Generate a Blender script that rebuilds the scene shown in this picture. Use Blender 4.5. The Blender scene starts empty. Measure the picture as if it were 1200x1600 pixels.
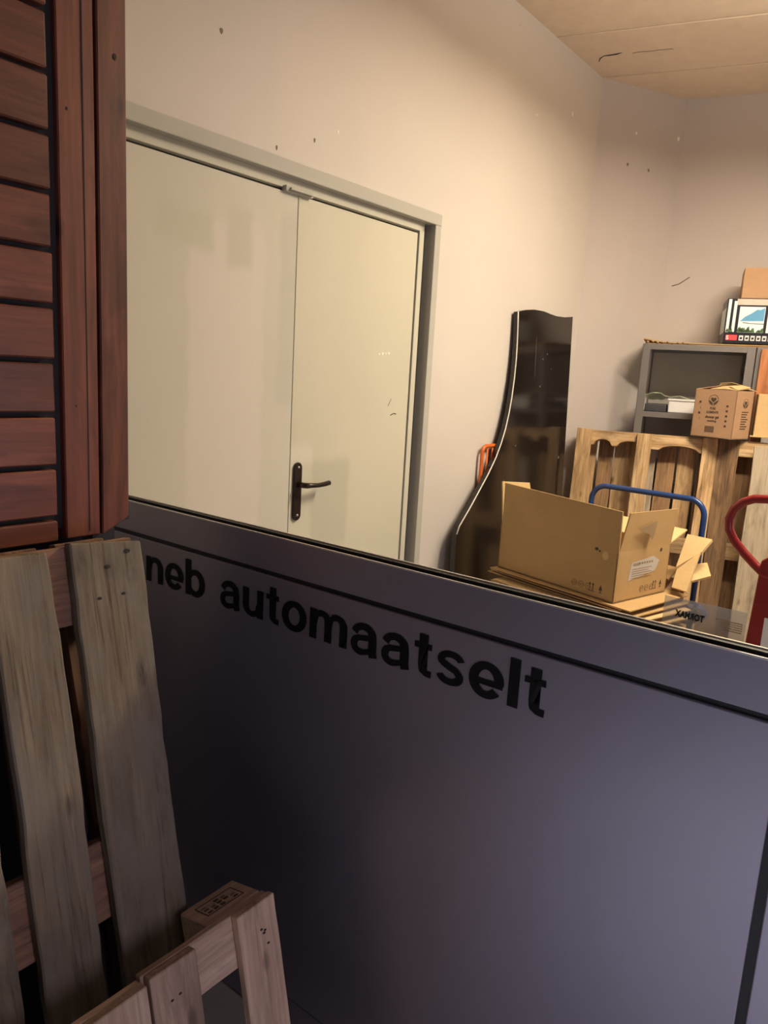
import bpy, bmesh, math, random
from mathutils import Vector, Matrix, noise
random.seed(7)
SC = bpy.context.scene
COL = SC.collection
EYE = 1.49                                   # eye height above the floor
# ---------------------------------------------------------------- camera
cd = bpy.data.cameras.new('camera'); cam = bpy.data.objects.new('camera', cd); COL.objects.link(cam)
cd.sensor_fit = 'VERTICAL'; cd.sensor_height = 36; cd.lens = 1156/1600*36; cd.clip_start = .02
cam.matrix_world = Matrix(((0.99839077, -0.0567086, 0, 0), (0.01029784, 0.18129993, -0.98337393, 0),
                           (0.05576575, 0.98179146, 0.18159215, EYE), (0, 0, 0, 1)))
SC.camera = cam
SC.view_settings.view_transform = 'Standard'; SC.view_settings.look = 'None'
SC.view_settings.gamma = 1; SC.view_settings.exposure = 0.0; SC.view_settings.use_curve_mapping = False
# ---------------------------------------------------------------- world and lamps
w = bpy.data.worlds.new('dim_hall'); SC.world = w; w.use_nodes = True
w.node_tree.nodes['Background'].inputs[0].default_value = (.55, .6, .8, 1)
w.node_tree.nodes['Background'].inputs[1].default_value = .05
def area(name, loc, target, sx, sy, energy, color, spread=180):
    l = bpy.data.lights.new(name, 'AREA'); l.shape = 'RECTANGLE'; l.size = sx; l.size_y = sy
    l.energy = energy; l.color = color; l.spread = math.radians(spread)
    o = bpy.data.objects.new(name, l); COL.objects.link(o); o.location = loc
    o.rotation_euler = (Vector(target)-Vector(loc)).to_track_quat('-Z', 'Y').to_euler()
    return o
LAMP = Vector((1.85, 2.6, EYE+1.42))
lamp = area('warm_ceiling_lamp', LAMP, LAMP+Vector((0, 0, -1)), 1.15, .22, 105, (1, .85, .66))
lamp.rotation_euler = (0, 0, math.radians(-22))
area('cool_side_fill', (1.35, -.15, 1.15), (.35, 1.05, .85), .4, .9, 10.5, (.76, .70, .95), 170)  # added fill right of the camera, brightening the near end of the door panel
area('hall_floor_fill', (-.25, -.75, 2.9), (-.25, -.55, 0), .5, .5, 42, (.62, .68, 1.0), 55)  # added light without a fixture: brightens unseen floor that the door panel reflects
up = area('lamp_uplight', LAMP+Vector((0, 0, .05)), LAMP+Vector((0, 0, 1)), 1.15, .22, 62, (1, .85, .66)); up.rotation_euler = (math.pi, 0, math.radians(-22))

# ---------------------------------------------------------------- helpers
def frame(o, x, y, z):
    x, y, z = Vector(x), Vector(y), Vector(z)
    return Matrix(((x.x, y.x, z.x, o[0]), (x.y, y.y, z.y, o[1]), (x.z, y.z, z.z, o[2]), (0, 0, 0, 1)))
def T(x, y, z): return Matrix.Translation((x, y, z))
def RZ(d): return Matrix.Rotation(math.radians(d), 4, 'Z')
def RX(d): return Matrix.Rotation(math.radians(d), 4, 'X')
def RY(d): return Matrix.Rotation(math.radians(d), 4, 'Y')

class MB:
    def __init__(s): s.bm = bmesh.new()
    def box(s, x0, x1, y0, y1, z0, z1, bev=0, M=None, mi=0):
        b = bmesh.new(); bmesh.ops.create_cube(b, size=1)
        for v in b.verts:
            v.co = Vector(((x0+x1)/2+v.co.x*(x1-x0), (y0+y1)/2+v.co.y*(y1-y0), (z0+z1)/2+v.co.z*(z1-z0)))
        if bev: bmesh.ops.bevel(b, geom=b.edges[:], offset=bev, segments=2, affect='EDGES', profile=.5)
        return s._merge(b, M, mi)
    def _merge(s, b, M=None, mi=0):
        if M: bmesh.ops.transform(b, matrix=M, verts=b.verts[:])
        for f in b.faces: f.material_index = mi
        me = bpy.data.meshes.new('t'); b.to_mesh(me); b.free(); s.bm.from_mesh(me); bpy.data.meshes.remove(me); return s
    def prism(s, poly, z0, z1, M=None, bev=0, mi=0):
        b = bmesh.new(); n = len(poly)
        lo = [b.verts.new((p[0], p[1], z0)) for p in poly]; hi = [b.verts.new((p[0], p[1], z1)) for p in poly]
        b.faces.new(hi); b.faces.new(lo[::-1])
        for i in range(n): b.faces.new((lo[i], lo[(i+1) % n], hi[(i+1) % n], hi[i]))
        bmesh.ops.recalc_face_normals(b, faces=b.faces[:])
        if bev: bmesh.ops.bevel(b, geom=b.edges[:], offset=bev, segments=1, affect='EDGES')
        return s._merge(b, M, mi)
    def tube(s, pts, r, seg=12, closed=False, M=None, mi=0):
        pts = [Vector(p) for p in pts]; n = len(pts); b = bmesh.new(); rings = []
        up = None
        for i, p in enumerate(pts):
            if closed: d = pts[(i+1) % n]-pts[i-1]
            else: d = pts[min(i+1, n-1)]-pts[max(i-1, 0)]
            d.normalize()
            if up is None:
                up = d.orthogonal().normalized()
            up = (up-d*up.dot(d)).normalized(); sd = d.cross(up)
            rr = r[i] if isinstance(r, (list, tuple)) else r
            rings.append([b.verts.new(p+(up*math.cos(a)+sd*math.sin(a))*rr) for a in [2*math.pi*k/seg for k in range(seg)]])
        for i in range(n if closed else n-1):
            A, B = rings[i], rings[(i+1) % n]
            for k in range(seg): b.faces.new((A[k], A[(k+1) % seg], B[(k+1) % seg], B[k]))
        if not closed: b.faces.new(rings[0][::-1]); b.faces.new(rings[-1])
        bmesh.ops.recalc_face_normals(b, faces=b.faces[:])
        for f in b.faces: f.smooth = True
        return s._merge(b, M, mi)
    def cyl(s, p0, p1, r, seg=20, M=None): return s.tube([p0, p1], r, seg, M=M)
    def sheet(s, grid, th, M=None):
        """grid: rows of 3-D points -> slab of thickness th"""
        b = bmesh.new(); R, Cn = len(grid), len(grid[0])
        nrm = (Vector(grid[0][-1])-Vector(grid[0][0])).cross(Vector(grid[-1][0])-Vector(grid[0][0])).normalized()*th
        a = [[b.verts.new(Vector(p)) for p in r] for r in grid]; c = [[b.verts.new(Vector(p)+nrm) for p in r] for r in grid]
        for i in range(R-1):
            for j in range(Cn-1):
                b.faces.new((a[i][j], a[i+1][j], a[i+1][j+1], a[i][j+1])); b.faces.new((c[i][j], c[i][j+1], c[i+1][j+1], c[i+1][j]))
        def side(p, q, r_, t): b.faces.new((p, q, r_, t))
        for j in range(Cn-1): side(a[0][j], a[0][j+1], c[0][j+1], c[0][j]); side(a[-1][j+1], a[-1][j], c[-1][j], c[-1][j+1])
        for i in range(R-1): side(a[i+1][0], a[i][0], c[i][0], c[i+1][0]); side(a[i][-1], a[i+1][-1], c[i+1][-1], c[i][-1])
        bmesh.ops.recalc_face_normals(b, faces=b.faces[:])
        return s._merge(b, M)
    def build(s, name, mat, parent=None, M=None, smooth=False):
        me = bpy.data.meshes.new(name); s.bm.normal_update(); s.bm.to_mesh(me); s.bm.free()
        for m in (mat if isinstance(mat, (list, tuple)) else [mat]): me.materials.append(m)
        if smooth:
            for p in me.polygons: p.use_smooth = True
        o = bpy.data.objects.new(name, me); COL.objects.link(o)
        if parent: o.parent = parent
        if M is not None: o.matrix_local = M
        return o
def tag(o, label=None, cat=None, group=None, kind=None):
    if label: o['label'] = label
    if cat: o['category'] = cat
    if group: o['group'] = group
    if kind: o['kind'] = kind
    return o
def empty(name, M, label, cat, group=None):
    o = bpy.data.objects.new(name, None); COL.objects.link(o); o.empty_display_size = .1; o.matrix_world = M
    return tag(o, label, cat, group)
def plank(name, L, W, Th, mat, parent, M, rough=.0015, warp=.003, bev=.003, ends=.004, cuts=14):
    """a sawn board: local X long, Y wide, Z thick, origin at its corner"""
    b = bmesh.new(); bmesh.ops.create_cube(b, size=1)
    for v in b.verts: v.co = Vector(((v.co.x+.5)*L, (v.co.y+.5)*W, (v.co.z+.5)*Th))
    bmesh.ops.bevel(b, geom=b.edges[:], offset=bev*.7, segments=1, affect='EDGES')
    le = [e for e in b.edges if abs((e.verts[0].co-e.verts[1].co).x) > L*.5]
    bmesh.ops.subdivide_edges(b, edges=le, cuts=cuts, use_grid_fill=True)
    sd = random.random()*100
    for v in b.verts:
        x, y, z = v.co
        v.co.y += warp*noise.noise(Vector((x*2.2+sd, 0, 0)))+rough*noise.noise(Vector((x*18+sd, y*3, 3)))
        v.co.z += warp*.7*noise.noise(Vector((x*1.7, 5, sd)))+rough*.5*noise.noise(Vector((x*15, y*8, sd)))
        if x < .01 or x > L-.01: v.co.x += ends*noise.noise(Vector((y*25, z*9, sd+x)))
    me = bpy.data.meshes.new(name); b.normal_update(); b.to_mesh(me); b.free()
    me.materials.append(mat); o = bpy.data.objects.new(name, me); COL.objects.link(o)
    o.parent = parent; o.matrix_local = M; return o
def text_mesh(txt, size, mat, parent, M, name='lettering', bold=0.0, width=None, depth=.0004, xs=1, shear=0):
    cu = bpy.data.curves.new('txt', 'FONT'); cu.body = txt; cu.size = size; cu.offset = bold; cu.extrude = depth; cu.space_character = xs
    cu.shear = shear; cu.resolution_u = 6
    to = bpy.data.objects.new('txt', cu); COL.objects.link(to)
    bpy.context.view_layer.update()
    me = bpy.data.meshes.new_from_object(to.evaluated_get(bpy.context.evaluated_depsgraph_get()))
    bpy.data.objects.remove(to); bpy.data.curves.remove(cu)
    xsv = [v.co.x for v in me.vertices]; x0, x1 = min(xsv), max(xsv); k = (width/(x1-x0)) if width else 1
    for v in me.vertices: v.co.x = (v.co.x-x0)*k
    me.materials.clear(); me.materials.append(mat); me.name = name
    o = bpy.data.objects.new(name, me); COL.objects.link(o); o.parent = parent; o.matrix_local = M
    return o

# ---------------------------------------------------------------- materials
def newmat(name):
    m = bpy.data.materials.new(name); m.use_nodes = True; nt = m.node_tree
    return m, nt, nt.nodes['Principled BSDF']
def node(nt, typ, **kw):
    n = nt.nodes.new(typ)
    for k, v in kw.items(): setattr(n, k, v)
    return n
def ramp(nt, stops):
    r = nt.nodes.new('ShaderNodeValToRGB'); e = r.color_ramp.elements
    e[0].position, e[0].color = stops[0][0], (*stops[0][1], 1); e[1].position, e[1].color = stops[-1][0], (*stops[-1][1], 1)
    for p, c in stops[1:-1]: x = e.new(p); x.color = (*c, 1)
    return r
def coords(nt, scale=(1, 1, 1), rnd=True, kind='Object'):
    tc = node(nt, 'ShaderNodeTexCoord'); mp = node(nt, 'ShaderNodeMapping'); mp.inputs['Scale'].default_value = scale
    if rnd:
        oi = node(nt, 'ShaderNodeObjectInfo'); ml = node(nt, 'ShaderNodeVectorMath', operation='MULTIPLY_ADD')
        nt.links.new(oi.outputs['Random'], ml.inputs[0]); ml.inputs[1].default_value = (17, 11, 23)
        nt.links.new(tc.outputs[kind], ml.inputs[2]); nt.links.new(ml.outputs[0], mp.inputs[0])
    else: nt.links.new(tc.outputs[kind], mp.inputs[0])
    return mp
def noisetex(nt, mp, scale, detail=6, rough=.6, dist=0):
    n = node(nt, 'ShaderNodeTexNoise'); n.inputs['Scale'].default_value = scale; n.inputs['Detail'].default_value = detail
    n.inputs['Roughness'].default_value = rough; n.inputs['Distortion'].default_value = dist
    nt.links.new(mp.outputs[0], n.inputs['Vector']); return n
def mixc(nt, a, b, fac, mode='MIX'):
    m = node(nt, 'ShaderNodeMix', data_type='RGBA', blend_type=mode)
    for s, v in ((6, a), (7, b)):
        if isinstance(v, tuple): m.inputs[s].default_value = (*v, 1)
        else: nt.links.new(v, m.inputs[s])
    if isinstance(fac, (int, float)): m.inputs[0].default_value = fac
    else: nt.links.new(fac, m.inputs[0])
    return m.outputs[2]
def bump(nt, p, src, strength=.2, dist=.002):
    b = node(nt, 'ShaderNodeBump'); b.inputs['Strength'].default_value = strength; b.inputs['Distance'].default_value = dist
    nt.links.new(src, b.inputs['Height']); nt.links.new(b.outputs[0], p.inputs['Normal'])
def plain(name, col, rough=.5, metal=0, var=.06, scale=6, spec=.5, bmp=0):
    m, nt, p = newmat(name); mp = coords(nt)
    n = noisetex(nt, mp, scale); c1 = tuple(c*(1-var) for c in col); c2 = tuple(min(1, c*(1+var)) for c in col)
    r = ramp(nt, [(.3, c1), (.7, c2)]); nt.links.new(n.outputs[0], r.inputs[0]); nt.links.new(r.outputs[0], p.inputs['Base Color'])
    p.inputs['Roughness'].default_value = rough; p.inputs['Metallic'].default_value = metal; p.inputs['Specular IOR Level'].default_value = spec
    if bmp: bump(nt, p, noisetex(nt, mp, scale*12).outputs[0], bmp, .001)
    return m
def wood(name, dark, mid, light, rough=.7, grain=1.0, knots=True, weather=None, bmp=.35, coat=0, cracks=0):
    """grain runs along local X"""
    m, nt, p = newmat(name)
    mp = coords(nt, (1.1, 14*grain, 14*grain)); n1 = noisetex(nt, mp, 2.2, 8, .65, .6)
    r = ramp(nt, [(.25, dark), (.5, mid), (.72, light)]); nt.links.new(n1.outputs[0], r.inputs[0])
    mp2 = coords(nt, (3, 90*grain, 90*grain)); n2 = noisetex(nt, mp2, 2, 3, .5)
    c = mixc(nt, r.outputs[0], n2.outputs[0], .35, 'OVERLAY')
    mpb = coords(nt, (2.5, 9, 9)); nb_ = noisetex(nt, mpb, 1.6, 4, .6, .8); br = ramp(nt, [(.30, (.45, .42, .40)), (.5, (1, 1, 1)), (.7, (1, .97, .92))]); nt.links.new(nb_.outputs[0], br.inputs[0])
    c = mixc(nt, c, br.outputs[0], .75, 'MULTIPLY')
    if cracks:
        mpc = coords(nt, (2.2, 75, 75)); ncr = noisetex(nt, mpc, 1.5, 5, .7, .3); crr = ramp(nt, [(.36, (.12, .10, .08)), (.47, (1, 1, 1))]); nt.links.new(ncr.outputs[0], crr.inputs[0])
        c = mixc(nt, c, crr.outputs[0], cracks, 'MULTIPLY')
    # every board its own shade
    oi = node(nt, 'ShaderNodeObjectInfo'); hs = node(nt, 'ShaderNodeHueSaturation')
    mr = node(nt, 'ShaderNodeMapRange'); mr.inputs[3].default_value = .70; mr.inputs[4].default_value = 1.22
    nt.links.new(oi.outputs['Random'], mr.inputs[0]); nt.links.new(mr.outputs[0], hs.inputs['Value']); nt.links.new(c, hs.inputs['Color']); c = hs.outputs[0]
    if knots:
        mp3 = coords(nt, (3.2, 8, 8)); v = node(nt, 'ShaderNodeTexVoronoi'); v.inputs['Scale'].default_value = 1.3; nt.links.new(mp3.outputs[0], v.inputs['Vector'])
        kr = ramp(nt, [(.05, (1, 1, 1)), (.13, (0, 0, 0))]); nt.links.new(v.outputs['Distance'], kr.inputs[0])
        c = mixc(nt, c, tuple(x*.35 for x in dark), kr.outputs[0])
    if weather:
        mp4 = coords(nt, (2, 5, 5)); n4 = noisetex(nt, mp4, 2.5, 6, .7); wr = ramp(nt, [(.42, (0, 0, 0)), (.62, (1, 1, 1))]); nt.links.new(n4.outputs[0], wr.inputs[0])
        c = mixc(nt, c, weather, wr.outputs[0])
    nt.links.new(c, p.inputs['Base Color']); p.inputs['Roughness'].default_value = rough
    if coat: p.inputs['Coat Weight'].default_value = coat; p.inputs['Coat Roughness'].default_value = .25
    bump(nt, p, n2.outputs[0], bmp, .0015)
    return m
def cardboard(name, col, shade=1):
    m, nt, p = newmat(name); mp = coords(nt, (1, 1, 1)); n = noisetex(nt, mp, 3, 5)
    c1 = tuple(c*.88 for c in col); c2 = tuple(min(1, c*1.08) for c in col)
    r = ramp(nt, [(.3, c1), (.7, c2)]); nt.links.new(n.outputs[0], r.inputs[0])
    mpf = coords(nt, (60, 60, 260)); nf = noisetex(nt, mpf, 1, 2); c = mixc(nt, r.outputs[0], nf.outputs[0], .12, 'OVERLAY')
    nt.links.new(c, p.inputs['Base Color']); p.inputs['Roughness'].default_value = .85; p.inputs['Specular IOR Level'].default_value = .25
    return m
def paint_wall(name, col, patches=(), var=.05):
    """matt wall paint with touched-up patches (object x, z rectangles: x0,x1,z0,z1,colour)"""
    m, nt, p = newmat(name); mp = coords(nt, (1, 1, 1), rnd=False); n = noisetex(nt, mp, 1.1, 5, .6)
    r = ramp(nt, [(.3, tuple(c*(1-var) for c in col)), (.7, tuple(min(1, c*(1+var)) for c in col))]); nt.links.new(n.outputs[0], r.inputs[0]); c = r.outputs[0]
    if patches:
        tc = node(nt, 'ShaderNodeTexCoord'); nd = noisetex(nt, mp, 9, 3); off = node(nt, 'ShaderNodeVectorMath', operation='MULTIPLY_ADD')
        nt.links.new(nd.outputs['Color'], off.inputs[0]); off.inputs[1].default_value = (.05, .05, .05); nt.links.new(tc.outputs['Object'], off.inputs[2])
        sp = node(nt, 'ShaderNodeSeparateXYZ'); nt.links.new(off.outputs[0], sp.inputs[0])
        for x0, x1, z0, z1, pc in patches:
            prod = None
            for s, lo, hi, soft in ((0, x0, x1, .012), (2, z0, z1, .02)):
                for edge, sign in ((lo, 1), (hi, -1)):
                    mr = node(nt, 'ShaderNodeMapRange'); mr.inputs[1].default_value = edge+.025-sign*soft; mr.inputs[2].default_value = edge+.025+sign*soft
                    nt.links.new(sp.outputs[s], mr.inputs[0])
                    if prod is None: prod = mr.outputs[0]
                    else:
                        q = node(nt, 'ShaderNodeMath', operation='MULTIPLY'); nt.links.new(prod, q.inputs[0]); nt.links.new(mr.outputs[0], q.inputs[1]); prod = q.outputs[0]
            c = mixc(nt, c, pc, prod)
    mps = coords(nt, (1, 1, .8), rnd=False); v = node(nt, 'ShaderNodeTexVoronoi'); v.inputs['Scale'].default_value = 4.2; nt.links.new(mps.outputs[0], v.inputs['Vector'])
    kr = ramp(nt, [(.012, (1, 1, 1)), (.022, (0, 0, 0))]); nt.links.new(v.outputs['Distance'], kr.inputs[0])
    c = mixc(nt, c, tuple(x*.45 for x in col), kr.outputs[0])
    nt.links.new(c, p.inputs['Base Color']); p.inputs['Roughness'].default_value = .75; p.inputs['Specular IOR Level'].default_value = .3
    bump(nt, p, noisetex(nt, mp, 160, 2).outputs[0], .08, .001)
    return m

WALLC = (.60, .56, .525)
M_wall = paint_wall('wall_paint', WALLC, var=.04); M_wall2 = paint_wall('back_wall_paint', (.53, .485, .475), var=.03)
M_leafL = paint_wall('left_door_paint', (.56, .54, .475), [(.30, .62, .85, 1.95, (.62, .58, .53)), (.45, .56, 1.80, 1.99, (.53, .51, .44)), (.69, .80, 1.35, 2.02, (.51, .50, .44)), (.18, .40, 1.84, 1.96, (.52, .51, .43))])
M_leafR = paint_wall('right_door_paint', (.575, .555, .455), [(.12, .34, .78, 1.14, (.50, .485, .40)), (.0, .12, 1.12, 1.2, (.62, .60, .52))])
M_doorframe = paint_wall('door_frame_paint', (.44, .43, .39))
M_doorinner = paint_wall('door_rebate_paint', (.56, .545, .46))
M_seal = plain('dark_seal', (.035, .032, .026), .8)
M_ceil = plain('ceiling_board', (.80, .67, .55), .9, var=.05, scale=14, bmp=.25)
M_floor = plain('floor_concrete', (.30, .27, .23), .6, var=.15, scale=3)
M_red = wood('red_stained_pine', (.075, .021, .011), (.135, .039, .020), (.20, .066, .034), .42, .8, knots=True, bmp=.12, coat=.25)
M_darkbase = plain('dark_base_board', (.02, .018, .018), .8)
M_old = wood('weathered_pallet_wood', (.095, .068, .040), (.175, .135, .084), (.27, .215, .14), .9, .8, weather=(.17, .142, .105), bmp=.8, cracks=.55)
M_block = wood('old_block_wood', (.13, .06, .035), (.22, .115, .07), (.30, .17, .10), .85, .8, cracks=.4)
M_new = wood('new_pallet_wood', (.36, .23, .15), (.50, .345, .235), (.60, .44, .31), .75, .7, bmp=.3, cracks=.3)
M_pal = wood('pine_pallet_wood', (.30, .17, .07), (.56, .37, .19), (.74, .55, .33), .8, .8, bmp=.4, cracks=.45)
M_pal2 = wood('brown_pallet_wood', (.20, .11, .05), (.34, .20, .10), (.45, .28, .15), .8, .8, bmp=.4, cracks=.5)
M_palg = wood('greyed_pallet_wood', (.32, .24, .16), (.47, .38, .27), (.58, .48, .36), .85, .8, weather=(.44, .37, .28), bmp=.4, cracks=.5)
M_redplank = wood('reddish_plank', (.26, .09, .03), (.42, .16, .06), (.5, .22, .10), .6, .8)
M_frame = plain('anodised_grey_metal', (.33, .31, .36), .40, .75, var=.05, scale=2.5)
M_insert = plain('grey_panel_metal', (.33, .31, .36), .38, .75, var=.07, scale=1.6)
M_bright = plain('bare_aluminium_edge', (.75, .73, .68), .3, .8, var=.03)
M_rubber = plain('black_rubber', (.008, .008, .009), .45)
M_ink = plain('black_lettering', (.006, .006, .007), .5)
M_black = plain('black_laminate', (.012, .009, .008), .12, 0, var=.25, scale=3, spec=.6)
M_white = plain('white_edge', (.75, .72, .66), .5)
M_shelf = plain('grey_shelf_metal', (.20, .185, .18), .45, .3, var=.06)
M_shelfdark = plain('dark_shelf_metal', (.06, .058, .068), .5, .3)
M_card = cardboard('cardboard_brown', (.46, .30, .135))
M_cardlt = cardboard('cardboard_light', (.60, .42, .21))
M_cardpk = cardboard('cardboard_pinkish', (.46, .285, .17))
M_cardin = cardboard('cardboard_inside', (.62, .45, .22))
M_print = plain('box_print', (.07, .045, .035), .8)
M_printsoft = plain('box_print_faded', (.31, .20, .09), .85)
M_blue = plain('blue_tube_paint', (.015, .05, .19), .28, 0, var=.1)
M_redm = plain('red_enamel', (.23, .014, .014), .25, 0, var=.08)
M_orange = plain('orange_enamel', (.62, .13, .02), .4)
M_handle = plain('dark_bronze_handle', (.022, .014, .012), .3, .3)
M_screw = plain('screw_metal', (.6, .55, .5), .3, .8)
M_paper = plain('white_paper', (.72, .72, .74), .7)
M_labelp = plain('label_paper', (.50, .47, .43), .6)
M_tape = plain('torn_tape', (.30, .20, .10), .3)
M_boxblack = plain('glossy_black_print', (.012, .012, .02), .3)
M_sky = plain('print_sky', (.70, .82, .86), .4, var=.05)
M_mount = plain('print_blue', (.10, .33, .58), .4)
M_green = plain('print_green', (.08, .16, .06), .4, var=.6, scale=60)
M_redprint = plain('print_red', (.62, .06, .07), .4)
M_pink = plain('print_lid', (.62, .50, .44), .4)
M_wheel = plain('black_wheel', (.015, .015, .015), .6)
M_stain = plain('scuff_mark', (.18, .15, .11), .8)
M_chip = plain('plaster_chip', (.85, .82, .76), .8)
M_nail = plain('nail_hole', (.02, .012, .008), .8)
# clear glass: mostly see-through, mirror-like at grazing angles
M_glass, nt, p = newmat('window_glass'); nt.nodes.remove(p)
tr = node(nt, 'ShaderNodeBsdfTransparent'); tr.inputs[0].default_value = (.97, .98, .965, 1); gl = node(nt, 'ShaderNodeBsdfGlossy'); gl.inputs['Roughness'].default_value = .01
lw = node(nt, 'ShaderNodeLayerWeight'); lw.inputs['Blend'].default_value = .5; pw = node(nt, 'ShaderNodeMath', operation='POWER'); pw.inputs[1].default_value = 5
nt.links.new(lw.outputs['Facing'], pw.inputs[0]); fr = node(nt, 'ShaderNodeMath', operation='MULTIPLY_ADD'); fr.inputs[1].default_value = .9; fr.inputs[2].default_value = .012
nt.links.new(pw.outputs[0], fr.inputs[0]); mx = node(nt, 'ShaderNodeMixShader')
nt.links.new(fr.outputs[0], mx.inputs[0]); nt.links.new(tr.outputs[0], mx.inputs[1]); nt.links.new(gl.outputs[0], mx.inputs[2])
nt.links.new(mx.outputs[0], nt.nodes['Material Output'].inputs[0])
def film(name, col, a, rough=.4):
    m, nt, p = newmat(name); p.inputs['Base Color'].default_value = (*col, 1); p.inputs['Alpha'].default_value = a; p.inputs['Roughness'].default_value = rough
    return m
M_film = film('frosted_sticker', (.62, .56, .47), .38)
M_wrap = film('green_wrap', (.66, .80, .52), .85, .3); M_shelfback = plain('lightened_back_panel', (.40, .36, .34), .6)  # back panel lighter than the shelf grey, offsetting shade under the shelf top

# ---------------------------------------------------------------- room frames
zz = (0, 0, 1)
U = Vector((.61273351, .7902896, 0)); NR = Vector((.7902896, -.61273351, 0))       # along the door wall, out of it into the room
D0 = -1.9702387
WALL = frame(NR*D0, U, -NR, zz)                                                # local x along wall, -y into the room, z from floor
K = Vector((1.11677644, 4.65588303, 0)); C = Vector((1.695, 4.898, 0))
ck = (C-K).normalized(); ckn = Vector((-ck.y, ck.x, 0))
b_ = Vector((.928, -.373, 0)).normalized(); nb = Vector((-b_.y, b_.x, 0)); nb = nb if nb.y < 0 else -nb   # back wall: along, into the room
BACK = frame(C, b_, -nb, zz)
CEIL = EYE+1.75
def S(o): return tag(o, kind='structure')
# floor and ceiling
S(MB().box(-3, 5, -2.5, 6.5, -.1, 0).build('floor', M_floor))
m = MB(); m.box(-4, 5.2, -.2, 8, CEIL+.012, CEIL+.06, M=BACK @ T(0, -7.6, 0))
e = [-.2, .44, 1.018, 1.6, 2.18, 2.76, 3.34, 3.92, 4.5, 5.08, 5.66, 6.24, 6.82]
for i in range(len(e)-1):
    g = .006
    m.box(-4, 5.2, -e[i+1]+g, -e[i]-g, CEIL, CEIL+.013, bev=.002, M=BACK)
ceil = S(m.build('ceiling', M_ceil))
pts = [(-.441, -.674), (-.430, -.713), (-.407, -.741), (-.380, -.742), (-.340, -.748), (-.313, -.757)]
CI = BACK
MB().tube([(x, y, CEIL-.0005) for x, y in pts], [.002, .0035, .002, .004, .0045, .001], 6, M=BACK).build('crack', M_seal, ceil)
MB().tube([(x, y, CEIL-.0003) for x, y in [(-.263, -.736), (-.223, -.743), (-.176, -.738), (-.128, -.742), (-.059, -.740)]], .0012, 6, M=BACK).build('crack', M_seal, ceil)
# ---- walls
S(MB().box(-3.2, 1.12, 0, .12, 0, CEIL).box(2.80, 4.3637+.06, 0, .12, 0, CEIL).box(1.12, 2.80, 0, .12, EYE+.68, CEIL).build('wall_left', M_wall, M=WALL))
LC = (C-K).length
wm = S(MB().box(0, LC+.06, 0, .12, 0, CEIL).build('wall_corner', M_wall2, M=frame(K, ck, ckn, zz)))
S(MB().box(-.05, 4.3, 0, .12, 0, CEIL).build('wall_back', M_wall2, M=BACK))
S(MB().box(3.9, 4.02, -2.5, 5.2, 0, CEIL).build('wall_right', M_wall))

# chips and scuffs on the walls
def wall_mark(parent, pts, mat, name):
    m = MB()
    for x, z, r, sq in pts:
        m.prism([(x+r*math.cos(a)*(1+.2*math.sin(3*a)), z+r*sq*math.sin(a)) for a in [k*math.pi/5 for k in range(10)]], 0, .0012, M=frame((0, 0, 0), (1, 0, 0), (0, 0, 1), (0, -1, 0)))
    return m.build(name, mat, parent)
wall_mark(wm, [(.60, EYE+1.52, .010, 1.3), (.28, EYE+1.50, .007, 1)], M_chip, 'plaster_chip')
wall_mark(wm, [(.24, EYE+1.32, .007, 1.4), (.40, EYE+1.31, .007, 1.4)], M_stain, 'nail_hole')
wl = bpy.data.objects['wall_left']
wall_mark(wl, [(4.02, EYE+1.46, .008, 1.5), (3.62, EYE+1.34, .006, 1), (2.14, EYE+.86, .004, 1.8)], M_chip, 'plaster_chip')
wall_mark(wl, [(1.84, EYE+.73, .004, 2), (2.02, EYE+.80, .004, 2), (1.60, EYE+1.0, .006, 1.4)], M_stain, 'scuff_mark')
MB().tube([(-0.0, -.001, 0), (.04, -.001, .012), (.10, -.001, .055)], .003, 6).build('scratch', M_stain, bpy.data.objects['wall_back'], M=T(.045, 0, EYE+.655))

# ---------------------------------------------------------------- double steel door in the left wall
dr = S(MB().box(1.10, 1.20, -.010, .13, 0, EYE+.702, .003).box(2.780, 2.822, -.012, .13, 0, EYE+.704, .003).box(1.10, 2.822, -.014, .13, EYE+.655, EYE+.704, .003).build('door_1', M_doorframe, M=WALL))
MB().box(2.708, 2.742, .020, .06, 0, EYE+.650, .002).box(1.2, 2.742, .020, .06, EYE+.620, EYE+.656, .002).build('door_rebate', M_doorinner, dr)
MB().box(1.2, 2.78, .045, .10, 0, EYE+.66).build('door_seal', M_seal, dr)
ll = MB().box(0, .768, 0, .03, 0, EYE+.609-.01, .002).build('door_leaf', M_leafL, dr, M=T(1.203, .022, .01))
rl = MB().box(0, .722, 0, .03, 0, EYE+.609-.01, .002).build('door_leaf', M_leafR, dr, M=T(1.9745, .022, .01))
MB().box(1.2, 2.70, .035, .055, 0, EYE+.60).build('closing_strip', M_seal, dr)
# top latch keeper over the seam
MB().box(1.895, 2.03, .004, .03, EYE+.607, EYE+.627, .003).box(1.91, 2.02, -.006, .006, EYE+.612, EYE+.620, .002).build('latch_keeper', M_doorframe, dr)
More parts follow.
